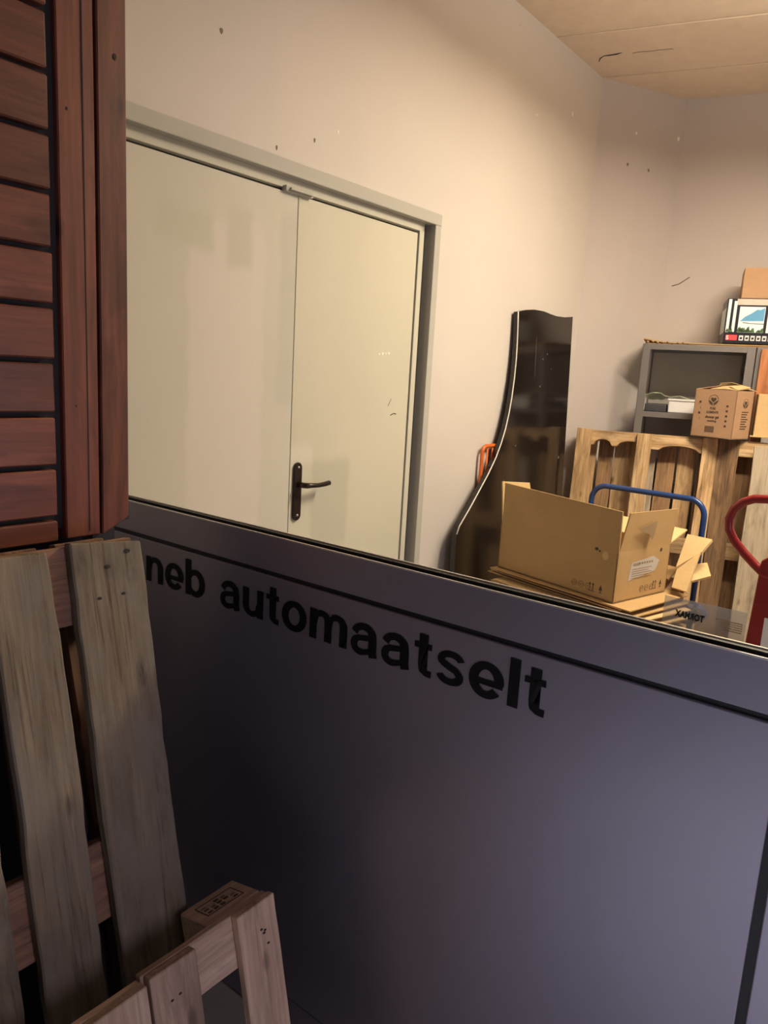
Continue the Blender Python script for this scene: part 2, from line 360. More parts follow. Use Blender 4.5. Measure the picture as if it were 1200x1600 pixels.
# handle
h = MB()
out = []
for a in range(0, 181, 15): out.append((.021*math.cos(math.radians(a)), .092+.021*math.sin(math.radians(a))))
for a in range(180, 361, 15): out.append((.021*math.cos(math.radians(a)), -.092+.021*math.sin(math.radians(a))))
h.prism(out, 0, .010, M=frame((0, 0, 0), (1, 0, 0), (0, 0, 1), (0, -1, 0)), bev=.002)
hp = h.build('handle_plate', M_handle, rl, M=T(.036, 0, EYE-.458-.01))
MB().tube([(0, -.008, 0), (0, -.040, 0), (.005, -.049, 0), (.02, -.054, 0), (.06, -.055, -.002), (.10, -.052, -.001), (.128, -.050, .002)], [.011, .011, .011, .010, .009, .0095, .010], 12).build('lever', M_handle, hp, M=T(.004, 0, .028))
MB().cyl((0, 0, 0), (0, -.013, 0), .005).cyl((0, 0, -.186), (0, -.013, -.186), .005).build('screw', M_screw, hp, M=T(0, 0, .094))
wall_mark(rl, [(.50, EYE+.075, .006, .9), (.522, EYE+.078, .007, 1.0), (.545, EYE+.08, .005, 1), (.565, EYE+.083, .007, .8)], M_chip, 'paint_chip')
MB().tube([(.60, -.0005, EYE-.18), (.625, -.0005, EYE-.172), (.64, -.0005, EYE-.175)], .0022, 6).tube([(.58, -.0005, EYE-.14), (.60, -.0005, EYE-.11)], .0012, 6).build('scratch', M_stain, rl)

# ---------------------------------------------------------------- black laminate desk top stood on end against the left wall
a4 = math.radians(2.5); nN = (NR*math.cos(a4)+Vector(zz)*math.sin(a4)); nV = (-NR*math.sin(a4)+Vector(zz)*math.cos(a4))
anchor = NR*(D0+.04)+Vector((0, 0, EYE+.39)); Dn = nN.dot(anchor); V0 = nV.dot(anchor)
vb = (0-(nN*Dn).z)/nV.z                                                         # v at the floor
org = U*3.007+nV*vb+nN*Dn
DESK = frame(org, U, nV, nN)
eyeV = nV.z*EYE
def dv(v): return v+eyeV-vb
curve = [(.521, dv(.447)), (.524, dv(.37)), (.526, dv(.29)), (.524, dv(.209)), (.514, dv(.11)), (.496, dv(.009)), (.474, dv(-.075)), (.444, dv(-.157)), (.405, dv(-.232)), (.357, dv(-.303)), (.288, dv(-.382)), (.21, dv(-.457)), (.12, dv(-.543)), (.03, dv(-.622))]
top = [(1.187, dv(.483)), (1.08, dv(.470)), (.973, dv(.466)), (.89, dv(.471)), (.811, dv(.477)), (.70, dv(.475)), (.60, dv(.463))]
poly = [(0, 0.002), (1.10, 0.002), (1.185, dv(-.60))]+top+curve+[(.008, dv(-.66)), (0, dv(-.72))]
desk = empty('desk_top', DESK, 'tall glossy black curved desk top stood on end against the pale wall', 'desk top')
MB().prism(poly, -.028, 0, bev=.001).build('board', M_black, desk)
MB().tube([(x-.001, y, .0) for x, y in curve+[(.008, dv(-.66))]], .0032, 6).build('edge_banding', M_white, desk)
for x, v, r in ((.88, .25, .005), (.83, .22, .004), (.81, .07, .006), (.94, .17, .004), (1.10, -.34, .008), (.56, -.25, .005), (.45, -.43, .004)):
    MB().prism([(x+r*math.cos(k*1.05), dv(v)+r*math.sin(k*1.05)) for k in range(6)], 0, .0008).build('scuff_mark', M_shelf, desk)
MB().box(.74, .742, dv(.12), dv(.34), 0, .0004).build('scratch', M_shelf, desk)
# orange tubular frame behind it
of = empty('tubular_frame', WALL @ T(3.30, -.028, 0) , 'orange tubular metal frame just showing behind the black curved desk top', 'metal frame')
zt = EYE-.33
MB().tube([(0, 0, 0), (0, 0, zt-.03), (.008, 0, zt-.008), (.03, 0, zt), (.27, 0, zt), (.292, 0, zt-.008), (.30, 0, zt-.03), (.30, 0, 0)], .010).build('tube', M_orange, of)
for k, x in enumerate((.05, .10, .2)): MB().tube([(x, 0, .1), (x, 0, zt-.005)], .005).build('bar', M_orange, of)
MB().tube([(0, 0, .1), (.30, 0, .1)], .006).build('crossbar', M_orange, of)

# ---------------------------------------------------------------- ceiling lamp body (above the room, out of the frame)
lf = empty('ceiling_light', frame(LAMP+Vector((0, 0, .0)), (math.cos(math.radians(-22)), math.sin(math.radians(-22)), 0), (-math.sin(math.radians(-22)), math.cos(math.radians(-22)), 0), zz), 'long white fluorescent ceiling light over the store', 'ceiling light')
MB().box(-.62, .62, -.13, .13, .005, .045-.015, .004).build('housing', M_white, lf)
for x in (-.5, .5): MB().cyl((x, 0, .03), (x, 0, .33), .003).build('hanger', M_shelf, lf)

# ---------------------------------------------------------------- steel shelving against the back wall
def shelving(t0, t1, label, levels, back=True):
    r = empty('shelving_unit', BACK @ T(t0, -.02, 0), label, 'shelving', None)
    Wd = t1-t0; Dp = .40; H = EYE+.272
    for x, sx in ((0, 1), (Wd, -1)):
        for y, sy in ((0, -1), (-Dp, 1)):
            a, b = sorted((x, x+sx*.045)); c, d = sorted((y, y+sy*.003)); g, h_ = sorted((x, x+sx*.003)); i, j = sorted((y, y+sy*.032))
            pm = MB().box(a, b, c, d, 0, H).box(g, h_, i, j, 0, H)
            pm.build('post', M_shelf, r)
    for k, z in enumerate(levels):
        bd = MB().box(.004, Wd-.004, -Dp+.004, -.004, z-.004, z, .001).box(.004, Wd-.004, -Dp+.003, -Dp+.006, z-.032, z).box(.004, Wd-.004, -.006, -.003, z-.032, z)
        bd.box(.004, .007, -Dp+.004, -.004, z-.03, z).box(Wd-.007, Wd-.004, -Dp+.004, -.004, z-.03, z)
        bd.build('shelf_board', M_shelf, r)
    if back: MB().box(.004, Wd-.004, -.003, -.0005, .05, H-.02).build('back_panel', M_shelfback, r)
    return r
lv = (.12, .50, .90, EYE-.125, EYE+.272)
shelving(-.058, .552, 'grey steel shelving unit in the corner holding a green-wrapped tray', lv)
shelving(.556, 1.40, 'grey steel shelving unit at right, behind the reddish plank', (.12, .50, .90, EYE+.272))
SH1 = EYE-.125; SHT = EYE+.272
# flat cardboard on the shelf top
fc = empty('flat_carton', BACK @ T(-.05, -.40, SHT+.001), 'flattened brown carton lying on top of the corner shelving', 'cardboard')
MB().sheet([[(x, y, .006+.018*max(0, (.12-x)/.12)*(1-y/.5)) for x in (-.01, .03, .08, .14, .3, .5, .66, .9)] for y in (0, .12, .25, .37)], .006).build('upper_flap', M_card, fc)
MB().box(.0, .90, .005, .36, 0, .005).build('lower_flap', M_cardpk, fc)
m = MB()
for k in range(9): m.tube([(.01+k*.028, -.003, .012+.006*math.sin(k*2.1)), (.022+k*.028, -.003, .010)], .0055-.0003*k, 6)
m.build('crumpled_edge', M_cardpk, fc)
# tray and green wrap on the second shelf
tray = MB().box(0, .20, 0, .28, 0, .075, .006).box(-.006, .206, -.006, .286, .070, .082, .003).build('storage_tray', M_paper, M=BACK @ T(.122, -.375, SH1+.001))
tag(tray, 'white lidded tray on the middle shelf beside the green wrap', 'tray')
g = [[(x, y, max(.050, .080+.030*math.sin(x*14+.5)*math.cos(y*9)+.016*noise.noise(Vector((x*20, y*20, 1))))) for i, x in enumerate([.0, .02, .045, .07, .095, .12, .15, .20, .26])] for y in (0, .05, .10, .15, .20, .25)]
g = [[(x, y, max(z*.9, .086+.01*math.sin(x*40)) if x > .10 else z) for x, y, z in row] for row in g]
wp = MB().sheet(g, .002).build('plastic_wrap', M_wrap, M=BACK @ T(-.022, -.372, SH1+.004), smooth=True)
tag(wp, 'crumpled translucent green wrap spilling over the middle shelf', 'wrap')
bx = MB().box(0, .125, 0, .2, 0, .045, .004).build('tool_case', M_shelfdark, M=BACK @ T(-.012, -.36, SH1+.001))
tag(bx, 'small dark case under the green wrap on the middle shelf', 'case')
dj = MB()
dj.tube([(0, 0, 0), (0, 0, .10), (0, 0, .13), (0, 0, .155), (0, 0, .175)], [.045, .045, .035, .018, .016], 20)
dj = dj.build('jug', M_wheel, M=BACK @ T(.10, -.30, .901)); tag(dj, 'dark jug on the lower shelf seen above the pallet', 'jug')
# reddish plank leaning in the right-hand bay
rp = plank('wooden_plank', 1.752, .062, .022, M_redplank, None, BACK @ T(.567, -.428, .445) @ RY(-90) @ RZ(0), cuts=6)
rp.matrix_world = BACK @ frame((.640, -.4245, .001), (0, 0, 1), (-1, 0, 0), (0, -1, 0))
tag(rp, 'reddish brown plank standing upright before the right-hand shelving', 'plank')

# aquarium carton on the shelf top
aq = empty('aquarium_carton', BACK @ T(.372, -.405, SHT+.018) @ RZ(3), 'black glossy carton printed with a glass tank, on top of the shelving', 'carton')
MB().box(0, .60, 0, .30, 0, .250, .003).build('body', M_boxblack, aq)
F_ = frame((0, -.0006, 0), (1, 0, 0), (0, 0, 1), (0, -1, 0))
pr = MB()
def q(x0, x1, z0, z1, mi, d=.0004): pr.box(x0, x1, z0, z1, 0, d, M=F_, mi=mi)
q(.006, .022, .062, .245, 0); q(.036, .052, .064, .235, 0); q(.068, .20, .063, .205, 0); q(.215, .58, .063, .205, 0); q(.050, .58, .214, .247, 3)
pr.prism([(.075, .125), (.10, .150), (.13, .168), (.158, .190), (.175, .188), (.197, .200), (.197, .128)], .0005, .0008, M=F_, mi=1)
for k in range(16):
    x = .07+.13*random.random(); hgt = .012+.022*random.random()
    pr.prism([(x-.012, .064), (x+.012, .064), (x+.006, .064+hgt), (x-.004, .064+hgt*.8)], .0006, .0010, M=F_, mi=2)
for k in range(6):
    x = .01+.04*random.random(); pr.prism([(x-.006, .064), (x+.006, .064), (x, .085)], .0006, .0010, M=F_, mi=2)
pr.tube([(.09, .118, .001), (.13, .113, .001), (.20, .112, .001)], .0016, 6, M=F_, mi=4)
q(.012, .072, .018, .048, 5)
for k in range(7):
    x = .082+k*.030; q(x, x+.022, .018, .046, 6); pr.prism([(x+.004, .024), (x+.018, .026), (x+.016, .040), (x+.010, .034), (x+.006, .041)], .0005, .0009, M=F_, mi=4)
pr.build('printed_picture', [M_sky, M_mount, M_green, M_pink, M_boxblack, M_redprint, M_paper], aq)
text_mesh('S', .030, M_paper, aq, F_ @ T(.014, .022, .001), 'printed_letter', bold=.001)
sd = MB(); G_ = frame((-.0006, 0, 0), (0, -1, 0), (0, 0, 1), (-1, 0, 0))
sd.box(-.28, -.02, .062, .20, 0, .0005, M=G_); sd.build('side_picture', M_sky, aq)
cb = MB().box(0, .42, 0, .24, 0, .168, .003).build('cardboard_box', M_cardpk, M=BACK @ T(.438, -.385, SHT+.270))
tag(cb, 'plain pinkish brown closed box on top of the black printed carton', 'box')

# ---------------------------------------------------------------- pallets against the shelving
def lean(t, off, ztop, deg):
    """frame of a leaning thing: x along the back wall, y up its face, z out; origin on the floor at its front face"""
    a = math.radians(deg); N = nb*math.cos(a)+Vector(zz)*math.sin(a); V = -nb*math.sin(a)+Vector(zz)*math.cos(a)
    P = C+nb*off+Vector((0, 0, ztop)); L = ztop/V.z; o = P-V*L+b_*t
    return frame(o, b_, V, N), L
def vboard(parent, x0, x1, y0, y1, z0, th, mat, name='deck_board', **kw):
    return plank(name, y1-y0, x1-x0, th, mat, parent, frame((x1, y0, z0), (0, 1, 0), (-1, 0, 0), (0, 0, 1)), **kw)
def hboard(parent, x0, x1, y0, y1, z0, th, mat, name='cross_board', **kw):
    return plank(name, x1-x0, y1-y0, th, mat, parent, frame((x0, y0, z0), (1, 0, 0), (0, 1, 0), (0, 0, 1)), **kw)
L1, h1 = lean(-.365, .60, EYE-.238, 6)
pa = empty('wooden_pallet', L1, 'pine pallet with notched top rail leaning on the shelving behind the trolley', 'pallet')
h1 -= .01
def stringer(parent, y0, y1, L=1.06, mat=M_pal, notch=True, lo=None):
    # side profile: x along, y height; notched underneath
    P = [(0, y1)]
    for k in range(1, 13): P.append((L*k/12, y1+.003*noise.noise(Vector((k*1.7, y1*5, 2)))))
    if notch:
        def arc(xa, xb, d): return [(xb-(xb-xa)*t, y0+d*math.sin(math.pi*t)**.5) for t in [i/10 for i in range(11)]]
        P += [(L, y0)]+arc(.47, .69, .030)+arc(.235, .385, .035)+arc(.10, .205, .036)+[(.0, y0+.004)]
    else: P += [(L, y0), (0, y0)]
    return MB().prism(P, -.13, -.024, bev=.002).build('stringer', mat, parent)
stringer(pa, h1-.088, h1); stringer(pa, h1/2-.05, h1/2+.04, notch=False); stringer(pa, .01, .10, notch=False)
m = dict(warp=.006, rough=.002)
vboard(pa, .0, .088, 0.004, h1+.004, -.022, .022, M_pal, **m)
vboard(pa, .345, .428, 0.004, h1-.004, -.022, .022, M_pal, **m)
vboard(pa, .703, .783, 0.004, h1+.002, -.022, .022, M_pal, **m)
vboard(pa, .785, .892, 0.004, h1, -.022, .022, M_pal2, **m)
for x0, x1, mt in ((0.0, .112, M_pal), (.125, .212, M_pal2), (.220, .350, M_pal), (.362, .458, M_palg), (.468, .568, M_pal2), (.58, .675, M_pal), (.69, .80, M_pal2), (.83, .985, M_pal2), (1.0, 1.06, M_pal)):
    vboard(pa, x0, x1, 0.006, h1+random.uniform(-.004, .006), -.152, .021, mt, **m)
L2, h2 = lean(.588, .765, EYE-.26, 6)
pb = empty('wooden_pallet', L2, 'greyed pallet at the right edge, standing behind the red pallet truck', 'pallet')
vboard(pb, .0, .132, 0.004, h2, -.022, .022, M_palg, **m); vboard(pb, .19, .235, 0.004, h2-.28, -.022, .022, M_palg, **m)
vboard(pb, .30, .44, 0.004, h2, -.022, .022, M_palg, **m); vboard(pb, .50, .60, 0.004, h2, -.022, .022, M_pal, **m)
for y in (h2-.10, h2/2, .01):
    hboard(pb, .01, .60, y, y+.09, -.135, .10, M_pal, 'stringer', warp=.002)
for x0 in (.02, .16, .32, .48): vboard(pb, x0, x0+.10, 0.006, h2-.004, -.158, .02, M_pal2, **m)

# ---------------------------------------------------------------- cartons standing on the pallets
def solve(r, off):           # point at offset `off` from the back wall in direction X/Y = r
    # (C + b t + nb off): X = r Y
    t = (r*(C.y+nb.y*off)-(C.x+nb.x*off))/(b_.x-r*b_.y); return C+b_*t+nb*off
fcor = solve(.4601, .735)
az = Vector((-.6, .8, 0)); bz = Vector((.8, .6, 0))
zb = EYE-.238
HB = frame(fcor+az*.242+Vector((0, 0, zb)), -az, bz, zz)         # x to the right along the front, y away, z up
hb = empty('soap_carton', HB, 'opened brown carton printed with a heart emblem, standing on the pallets', 'carton')
w_, d_, h_ = .242, .178, .262
t_ = .004
MB().box(0, w_, 0, t_, 0, h_).box(0, w_, d_-t_, d_, 0, h_).box(0, t_, 0, d_, 0, h_).box(w_-t_, w_, 0, d_, 0, h_).box(0, w_, 0, d_, 0, t_).build('body', M_cardpk, hb)
MB().sheet([[(w_*.35, .0, h_), (w_*.7, 0, h_+.004), (w_-.002, 0, h_)], [(w_*.48, .07, h_+.018), (w_*.75, .07, h_+.020), (w_, .07, h_+.012)], [(w_*.62, .13, h_+.026), (w_*.8, .13, h_+.028), (w_, .13, h_+.018)]], .003).build('front_flap', M_cardlt, hb)
MB().sheet([[(w_, 0, h_+.001), (w_+.002, .10, h_+.010), (w_, .198, h_)], [(w_-.07, .03, h_+.020), (w_-.06, .11, h_+.024), (w_-.08, .17, h_+.030)]], .003).build('side_flap', M_cardlt, hb)
MB().sheet([[(0, 0, h_), (0, .10, h_), (0, .19, h_)], [(.045, .06, h_+.014), (.05, .12, h_+.020), (.06, .17, h_+.034)]], .003).build('side_flap', M_cardpk, hb)
MB().sheet([[(.02, d_, h_), (.12, d_, h_+.006), (.22, d_, h_)], [(.05, d_-.02, h_+.04), (.12, d_-.03, h_+.046), (.20, d_-.04, h_+.028)]], .003).build('back_flap', M_cardlt, hb)
def emblem(m, cx, cz, s, M):
    R = [(cx+s*math.cos(a), cz+s*math.sin(a)) for a in [k*math.pi/12 for k in range(24)]]
    for k in range(24): m.tube([(*R[k], .0006), (*R[(k+1) % 24], .0006)], s*.03, 4, M=M)
    H = []
    for k in range(24):
        t = k*math.pi/12; H.append((cx+s*.036*16*math.sin(t)**3, cz+.05*s+s*.036*(13*math.cos(t)-5*math.cos(2*t)-2*math.cos(3*t)-math.cos(4*t))))
    m.prism(H, .0004, .0009, M=M)
    for sg in (-1, 1):
        m.prism([(cx+sg*s*.88, cz-s*.05), (cx+sg*s*.70, cz-s*.15), (cx+sg*s*.08, cz-s*.62), (cx+sg*s*.10, cz-s*.92), (cx+sg*s*.55, cz-s*.72), (cx+sg*s*.86, cz-s*.35)], .0004, .0009, M=M)
FP = frame((0, 0, 0), (1, 0, 0), (0, 0, 1), (0, -1, 0)); SP = frame((w_, 0, 0), (0, 1, 0), (0, 0, 1), (1, 0, 0))
m = MB(); emblem(m, .112, .205, .028, FP); m.build('heart_emblem', M_print, hb)
m = MB(); emblem(m, .10, .195, .026, SP); m.build('heart_emblem', M_print, hb)
m = MB()
for k in range(7): m.box(.080, .135, .058-k*.005, .0605-k*.005, .0004, .0008, M=FP)
m.build('print', M_print, hb); m = MB()
for k in range(4): m.box(.03+.01*(k % 2), .03+.012, .185-k*.03, .197-k*.03, .0004, .0008, M=FP)
m.build('print', M_print, hb); m = MB()
for k in range(5): m.box(.190, .202, .170-k*.027, .181-k*.027, .0004, .0008, M=FP)
m.build('print', M_print, hb); m = MB()
for k in range(8): m.box(.07, .14-.01*(k % 3), .145-k*.013, .151-k*.013, .0004, .0008, M=SP)
m.build('print', M_print, hb)
text_mesh('PURE', .020, M_print, hb, FP @ T(.098, .152, .0005), 'lettering', width=.032, bold=.0004)
text_mesh('ELEMENTS', .018, M_print, hb, FP @ T(.080, .132, .0005), 'lettering', width=.068, bold=.0003)
text_mesh('shower gel', .022, M_print, hb, FP @ T(.076, .105, .0005), 'lettering', width=.078, bold=.0006)
text_mesh('washing', .015, M_print, hb, FP @ T(.088, .086, .0005), 'lettering', width=.055, bold=.0003)
rb = empty('cardboard_box', BACK @ T(.585, -.600, EYE-.218), 'plain light brown box at the right edge beside the heart-printed carton', 'box')
MB().box(0, .30, 0, .165, 0, .232, .004).build('body', M_cardlt, rb)
MB().box(-.016, .30, -.012, .01, -.004, .004, .001).build('bottom_flap', M_cardlt, rb)

# ---------------------------------------------------------------- platform trolley with blue push bar
hl = Vector((1.045, 3.75, 0)); hr = Vector((1.482, 3.35, 0)); tx = (hr-hl).normalized(); wT = (hr-hl).length; ty = Vector((-tx.y, tx.x, 0)); ty = ty if ty.y > 0 else -ty
TR = frame((hl+hr)/2, tx, ty, zz)                       # x across, -y towards the load
tr_ = empty('platform_trolley', TR, 'platform trolley with a blue tubular push bar, piled with cardboard', 'trolley')
MB().box(-wT/2, wT/2, -.90, .02, .155, .185, .008).build('platform', M_darkbase, tr_)
hz = EYE-.473-.012; R_ = .075; hw = wT/2-.014
P = [(-hw, 0, .17), (-hw, 0, hz-R_)]+[(-hw+R_-R_*math.cos(a), 0, hz-R_+R_*math.sin(a)) for a in [k*math.pi/16 for k in range(1, 9)]]
P += [(hw-R_+R_*math.sin(a), 0, hz-R_+R_*math.cos(a)) for a in [k*math.pi/16 for k in range(0, 9)]]+[(hw, 0, .17)]
MB().tube(P, .0135, 14).build('push_bar', M_blue, tr_)
for x in (-.23, .23):
    for y in (-.80, -.08):
        wv = MB().cyl((x-.015, y, .0625), (x+.015, y, .0625), .0622, 24).build('wheel', M_wheel, tr_)
        MB().box(x-.028, x-.020, y-.02, y+.02, .05, .155).box(x+.020, x+.028, y-.02, y+.02, .05, .155).build('caster_fork', M_shelf, tr_)
# stack of flattened cartons
Fc = Vector((.95, 2.90, 0)); bxx = Vector((.617, -.787, 0)).normalized(); byy = Vector((.787, .617, 0)).normalized(); bW = .645; bD = .375; Lc = Fc-bxx*bW
zbase = EYE-.86
lab = ['topmost flattened carton of the stack, directly under the big open box', 'flattened carton second from the top of the trolley stack', 'flattened carton third from the top of the trolley stack']
z = .187; i = 0; zs = []
random.seed(11)
while z < zbase-.006:
    th = random.choice((.012, .016, .022, .028)); th = min(th, zbase-.002-z)
    zs.append((z, th)); z += th+.001
nS = len(zs)
ORD = 'first second third fourth fifth sixth seventh eighth ninth tenth eleventh twelfth thirteenth fourteenth fifteenth sixteenth seventeenth eighteenth nineteenth twentieth twenty-first twenty-second twenty-third twenty-fourth twenty-fifth twenty-sixth twenty-seventh twenty-eighth twenty-ninth thirtieth'.split()
for i, (z, th) in enumerate(zs):
    k = nS-1-i
    o = empty('flattened_carton', frame(Lc+bxx*(bW/2)+byy*.19+Vector((0, 0, z)), bxx, byy, zz) @ RZ(random.uniform(-5, 5) if k > 0 else 1.5) @ T(random.uniform(-.02, .04)+(.05 if k > 2 else 0), random.uniform(-.02, .015)-(.03 if k > 2 else 0), 0),
              lab[k] if k < 3 else 'flattened brown carton, %s from the top of the trolley stack' % ORD[k], 'cardboard', 'flattened cartons stacked on the trolley')
    a = .36+random.uniform(-.03, .04); bb = .22+random.uniform(-.03, .02)
    if k == 0: a, bb = .375, .225
    g2 = [[(x, y, .002*noise.noise(Vector((x*5, y*5, i)))) for x in (-a, -a*.5, 0, a*.5, a)] for y in (-bb, 0, bb)]
    MB().sheet([[(x, y, 0) for x in (-a, 0, a)] for y in (-bb, bb)], .0045).build('lower_layer', M_card, o)
    if th > .01: MB().sheet([[(x+.012, y+.006, th-.005+(.0 if x < a*.4 else -.003)) for x in (-a, 0, a)] for y in (-bb, bb)], .0045).build('upper_layer', M_cardlt if i % 2 else M_card, o)
    if th > .014: MB().box(-a+.02, a-.02, -bb+.02, bb-.01, .0045, th-.0055).build('inner_layer', M_cardpk, o)
# the big open box on the stack
BB = frame(Lc+Vector((0, 0, zbase)), bxx, byy, zz)
bb_ = empty('open_cardboard_box', BB, 'big open cardboard box with raised flaps and a white address label on the trolley', 'box')
H = .213; FH = .166; t_ = .006
MB().box(0, bW, 0, t_, 0, H).box(0, bW, bD-t_, bD, 0, H).box(0, t_, 0, bD, 0, H).box(bW-t_, bW, 0, bD, 0, H).box(0, bW, 0, bD, 0, t_).build('body', M_card, bb_)
MB().prism([(0.008, 0), (bW, 0), (bW-.003, FH), (.003, FH+.022)], 0, t_, M=frame((0, t_, H), (1, 0, 0), (0, 0, 1), (0, -1, 0))).build('long_flap', M_card, bb_)
MB().prism([(0.006, 0), (bD, 0), (bD+.010, FH-.010), (.040, FH-.006)], 0, t_, M=frame((bW-t_, 0, H), (0, 1, 0), (.06, 0, 1), (1, 0, 0))).build('short_flap', M_card, bb_)
MB().prism([(0.004, 0), (bD*.60, 0), (bD*.50, FH+.012), (.0, FH+.026)], 0, t_, M=frame((0, 0, H), (0, 1, 0), (-.10, 0, 1), (1, 0, 0))).build('short_flap', M_cardin, bb_)
MB().prism([(0.004, 0), (bW, 0), (bW-.02, FH), (.02, FH)], 0, t_, M=frame((0, bD-t_, H), (1, 0, 0), (0, .97, .25), (0, -.25, .97))).build('long_flap', M_cardin, bb_)
FL = frame((0, 0, 0), (1, 0, 0), (0, 0, 1), (0, -1, 0)); FR = frame((bW, 0, 0), (0, 1, 0), (0, 0, 1), (1, 0, 0))
# handling marks: arrows, glass, umbrella
m = MB()
def marks(x, z, M, s=1):
    m.prism([(x, z), (x+.018*s, z), (x+.009*s, z+.022*s)], .0004, .0009, M=M)             # glass
    m.box(x+.0075*s, x+.0105*s, z-.010, z, .0004, .0009, M=M); m.box(x+.002, x+.016*s, z-.012, z-.010, .0004, .0009, M=M)
    for k in range(2):
        a = x-.030*s-k*.016*s
        m.box(a, a+.003, z-.010, z+.018, .0004, .0009, M=M); m.prism([(a-.004, z+.014), (a+.007, z+.014), (a+.0015, z+.024)], .0004, .0009, M=M)
    m.box(x-.052*s, x-.022*s, z-.014, z-.0115, .0004, .0009, M=M)
marks(bW-.075, .038, FL); marks(bD-.055, .040, FR)
m.build('handling_mark', M_print, bb_)
m = MB()
for cx, M in ((bW-.20, FL), (bW-.165, FL), (bW-.13, FL), (bD-.185, FR), (bD-.15, FR), (bD-.115, FR)):
    for k in range(10):
        a, c = k*math.pi/5, (k+1)*math.pi/5
        m.tube([(cx+.013*math.cos(a), .040+.013*math.sin(a), .0006), (cx+.013*math.cos(c), .040+.013*math.sin(c), .0006)], .0012, 4, M=M)
    m.box(cx-.006, cx+.006, .036, .044, .0004, .0008, M=M)
m.build('faded_mark', M_printsoft, bb_)
m = MB()
for x, z, r in ((bW-.105, .206, .010), (bW-.088, .200, .006)): m.prism([(x+r*math.cos(k), z+r*.7*math.sin(k)) for k in range(6)], .0004, .0009, M=FL)
m.prism([(bD-.07+.009*math.cos(k), .195+.009*math.sin(k)) for k in range(6)], .0004, .0009, M=FR)
m.build('punched_hole', M_print, bb_)
MB().prism([(bW-.060+.015*math.cos(k*.52), .186+.018*math.sin(k*.52)) for k in range(12)], .0004, .0008, M=FL).build('torn_patch', M_cardin, bb_)
lb = MB().prism([(.085, .083), (.275, .108), (.300, .150), (.255, .172), (.100, .158)], .0004, .0010, M=FR).build('address_label', M_labelp, bb_)
m = MB()
for k in range(12): m.box(.108+k*.0042, .108+k*.0042+(.0025 if k % 3 else .0012), .143, .156, .0011, .0014, M=FR)
for k in range(6): m.box(.150+.018*k, .150+.018*k+.012, .147, .156, .0011, .0014, M=FR)
for k in range(5): m.box(.105, .245-.02*(k % 2), .128-k*.0095, .131-k*.0095, .0011, .0014, M=FR)
m.build('label_print', M_printsoft, lb)
MB().prism([(.085, H+.095), (.215, H+.120), (.205, H+.062), (.190, H+.038), (.165, H+.066), (.120, H+.078)], .0, .0006, M=frame((bW+.0003+.022, 0, 0), (0, 1, 0), (0, 0, 1), (1, 0, 0))).build('torn_tape', M_tape, bb_)
# folded cartons wedged between the box and the push bar
def wedge(name, pts, th, mat, label, group=None):
    e_ = Vector((0, 0, EYE)); p0, p1, p2 = (Vector(p) for p in pts[:3]); pn_ = (p1-p0).cross(p2-p0); rd = Vector(pts[3])-e_   # keep the sheet flat
    tt = (p0-e_).dot(pn_)/rd.dot(pn_)
    if .8 < tt < 1.2: pts = list(pts[:3])+[e_+rd*tt]
    o = MB().sheet([[Vector(pts[0]), Vector(pts[1])], [Vector(pts[3]), Vector(pts[2])]], th).build(name, mat)
    return tag(o, label, 'cardboard', group)
wedge('folded_carton', [(1.394, 3.33, .853), (1.461, 3.22, .856), (1.400, 3.17, .808), (1.300, 3.18, .730)], .012, M_cardlt, 'pale folded carton standing highest between the big box and the blue bar')
wedge('folded_carton', [(1.292, 3.15, .727), (1.385, 3.15, .812), (1.300, 3.04, .66), (1.236, 3.04, .676)], .010, M_cardlt, 'pale folded carton sloping down the right side of the big box')
wedge('folded_carton', [(1.36, 3.27, .715), (1.475, 3.27, .738), (1.45, 3.16, .705), (1.35, 3.16, .67)], .010, M_cardlt, 'small pale carton flap sticking out under the highest folded carton')
jl = ('topmost', 'second', 'third', 'fourth', 'lowest')
for k, (dx, dz, rot) in enumerate(((0, .655, 6), (.012, .60, -3), (.03, .55, 4), (.02, .49, -5), (.035, .43, 2))):
    o = MB().sheet([[(x, 0, 0) for x in (0, .30)], [(x, .11, .035+.006*k) for x in (.02, .28)]], .008).build('folded_carton', M_cardpk if k % 2 else M_card, M=frame(Lc+bxx*(.30+dx)+byy*.462+Vector((0, 0, dz)), bxx, byy, zz) @ RZ(rot*.3))
    tag(o, 'brown folded carton wedged beside the stack under the pale ones, %s of five' % jl[k], 'cardboard', 'folded cartons jammed beside the stack')

def coil(name, M, rad, r_, mat, label, turns=3):
    pts = [(rad*(1+.05*math.sin(a*2.3))*math.cos(a), rad*.8*math.sin(a)*(1+.06*math.cos(a*1.7)), r_*2.1*a/(2*math.pi)) for a in [k*math.pi/10 for k in range(turns*20+1)]]
    o = MB().tube(pts, r_, 8, M=None).build(name, mat, M=M); tag(o, label, 'cable'); return o
cb0 = Lc+bxx*.715+byy*.42
coil('coiled_cable', frame(cb0+Vector((0, 0, .535)), bxx, (0, 0, 1), byy) @ RX(-20), .055, .007, M_rubber, 'coiled black cable standing behind the see-through sticker')
coil('coiled_cable', frame(cb0+byy*.09+Vector((0, 0, .53)), bxx, (0, 0, 1), byy) @ RX(-15), .048, .006, M_blue, 'coiled blue cable just behind the black coil', 2)

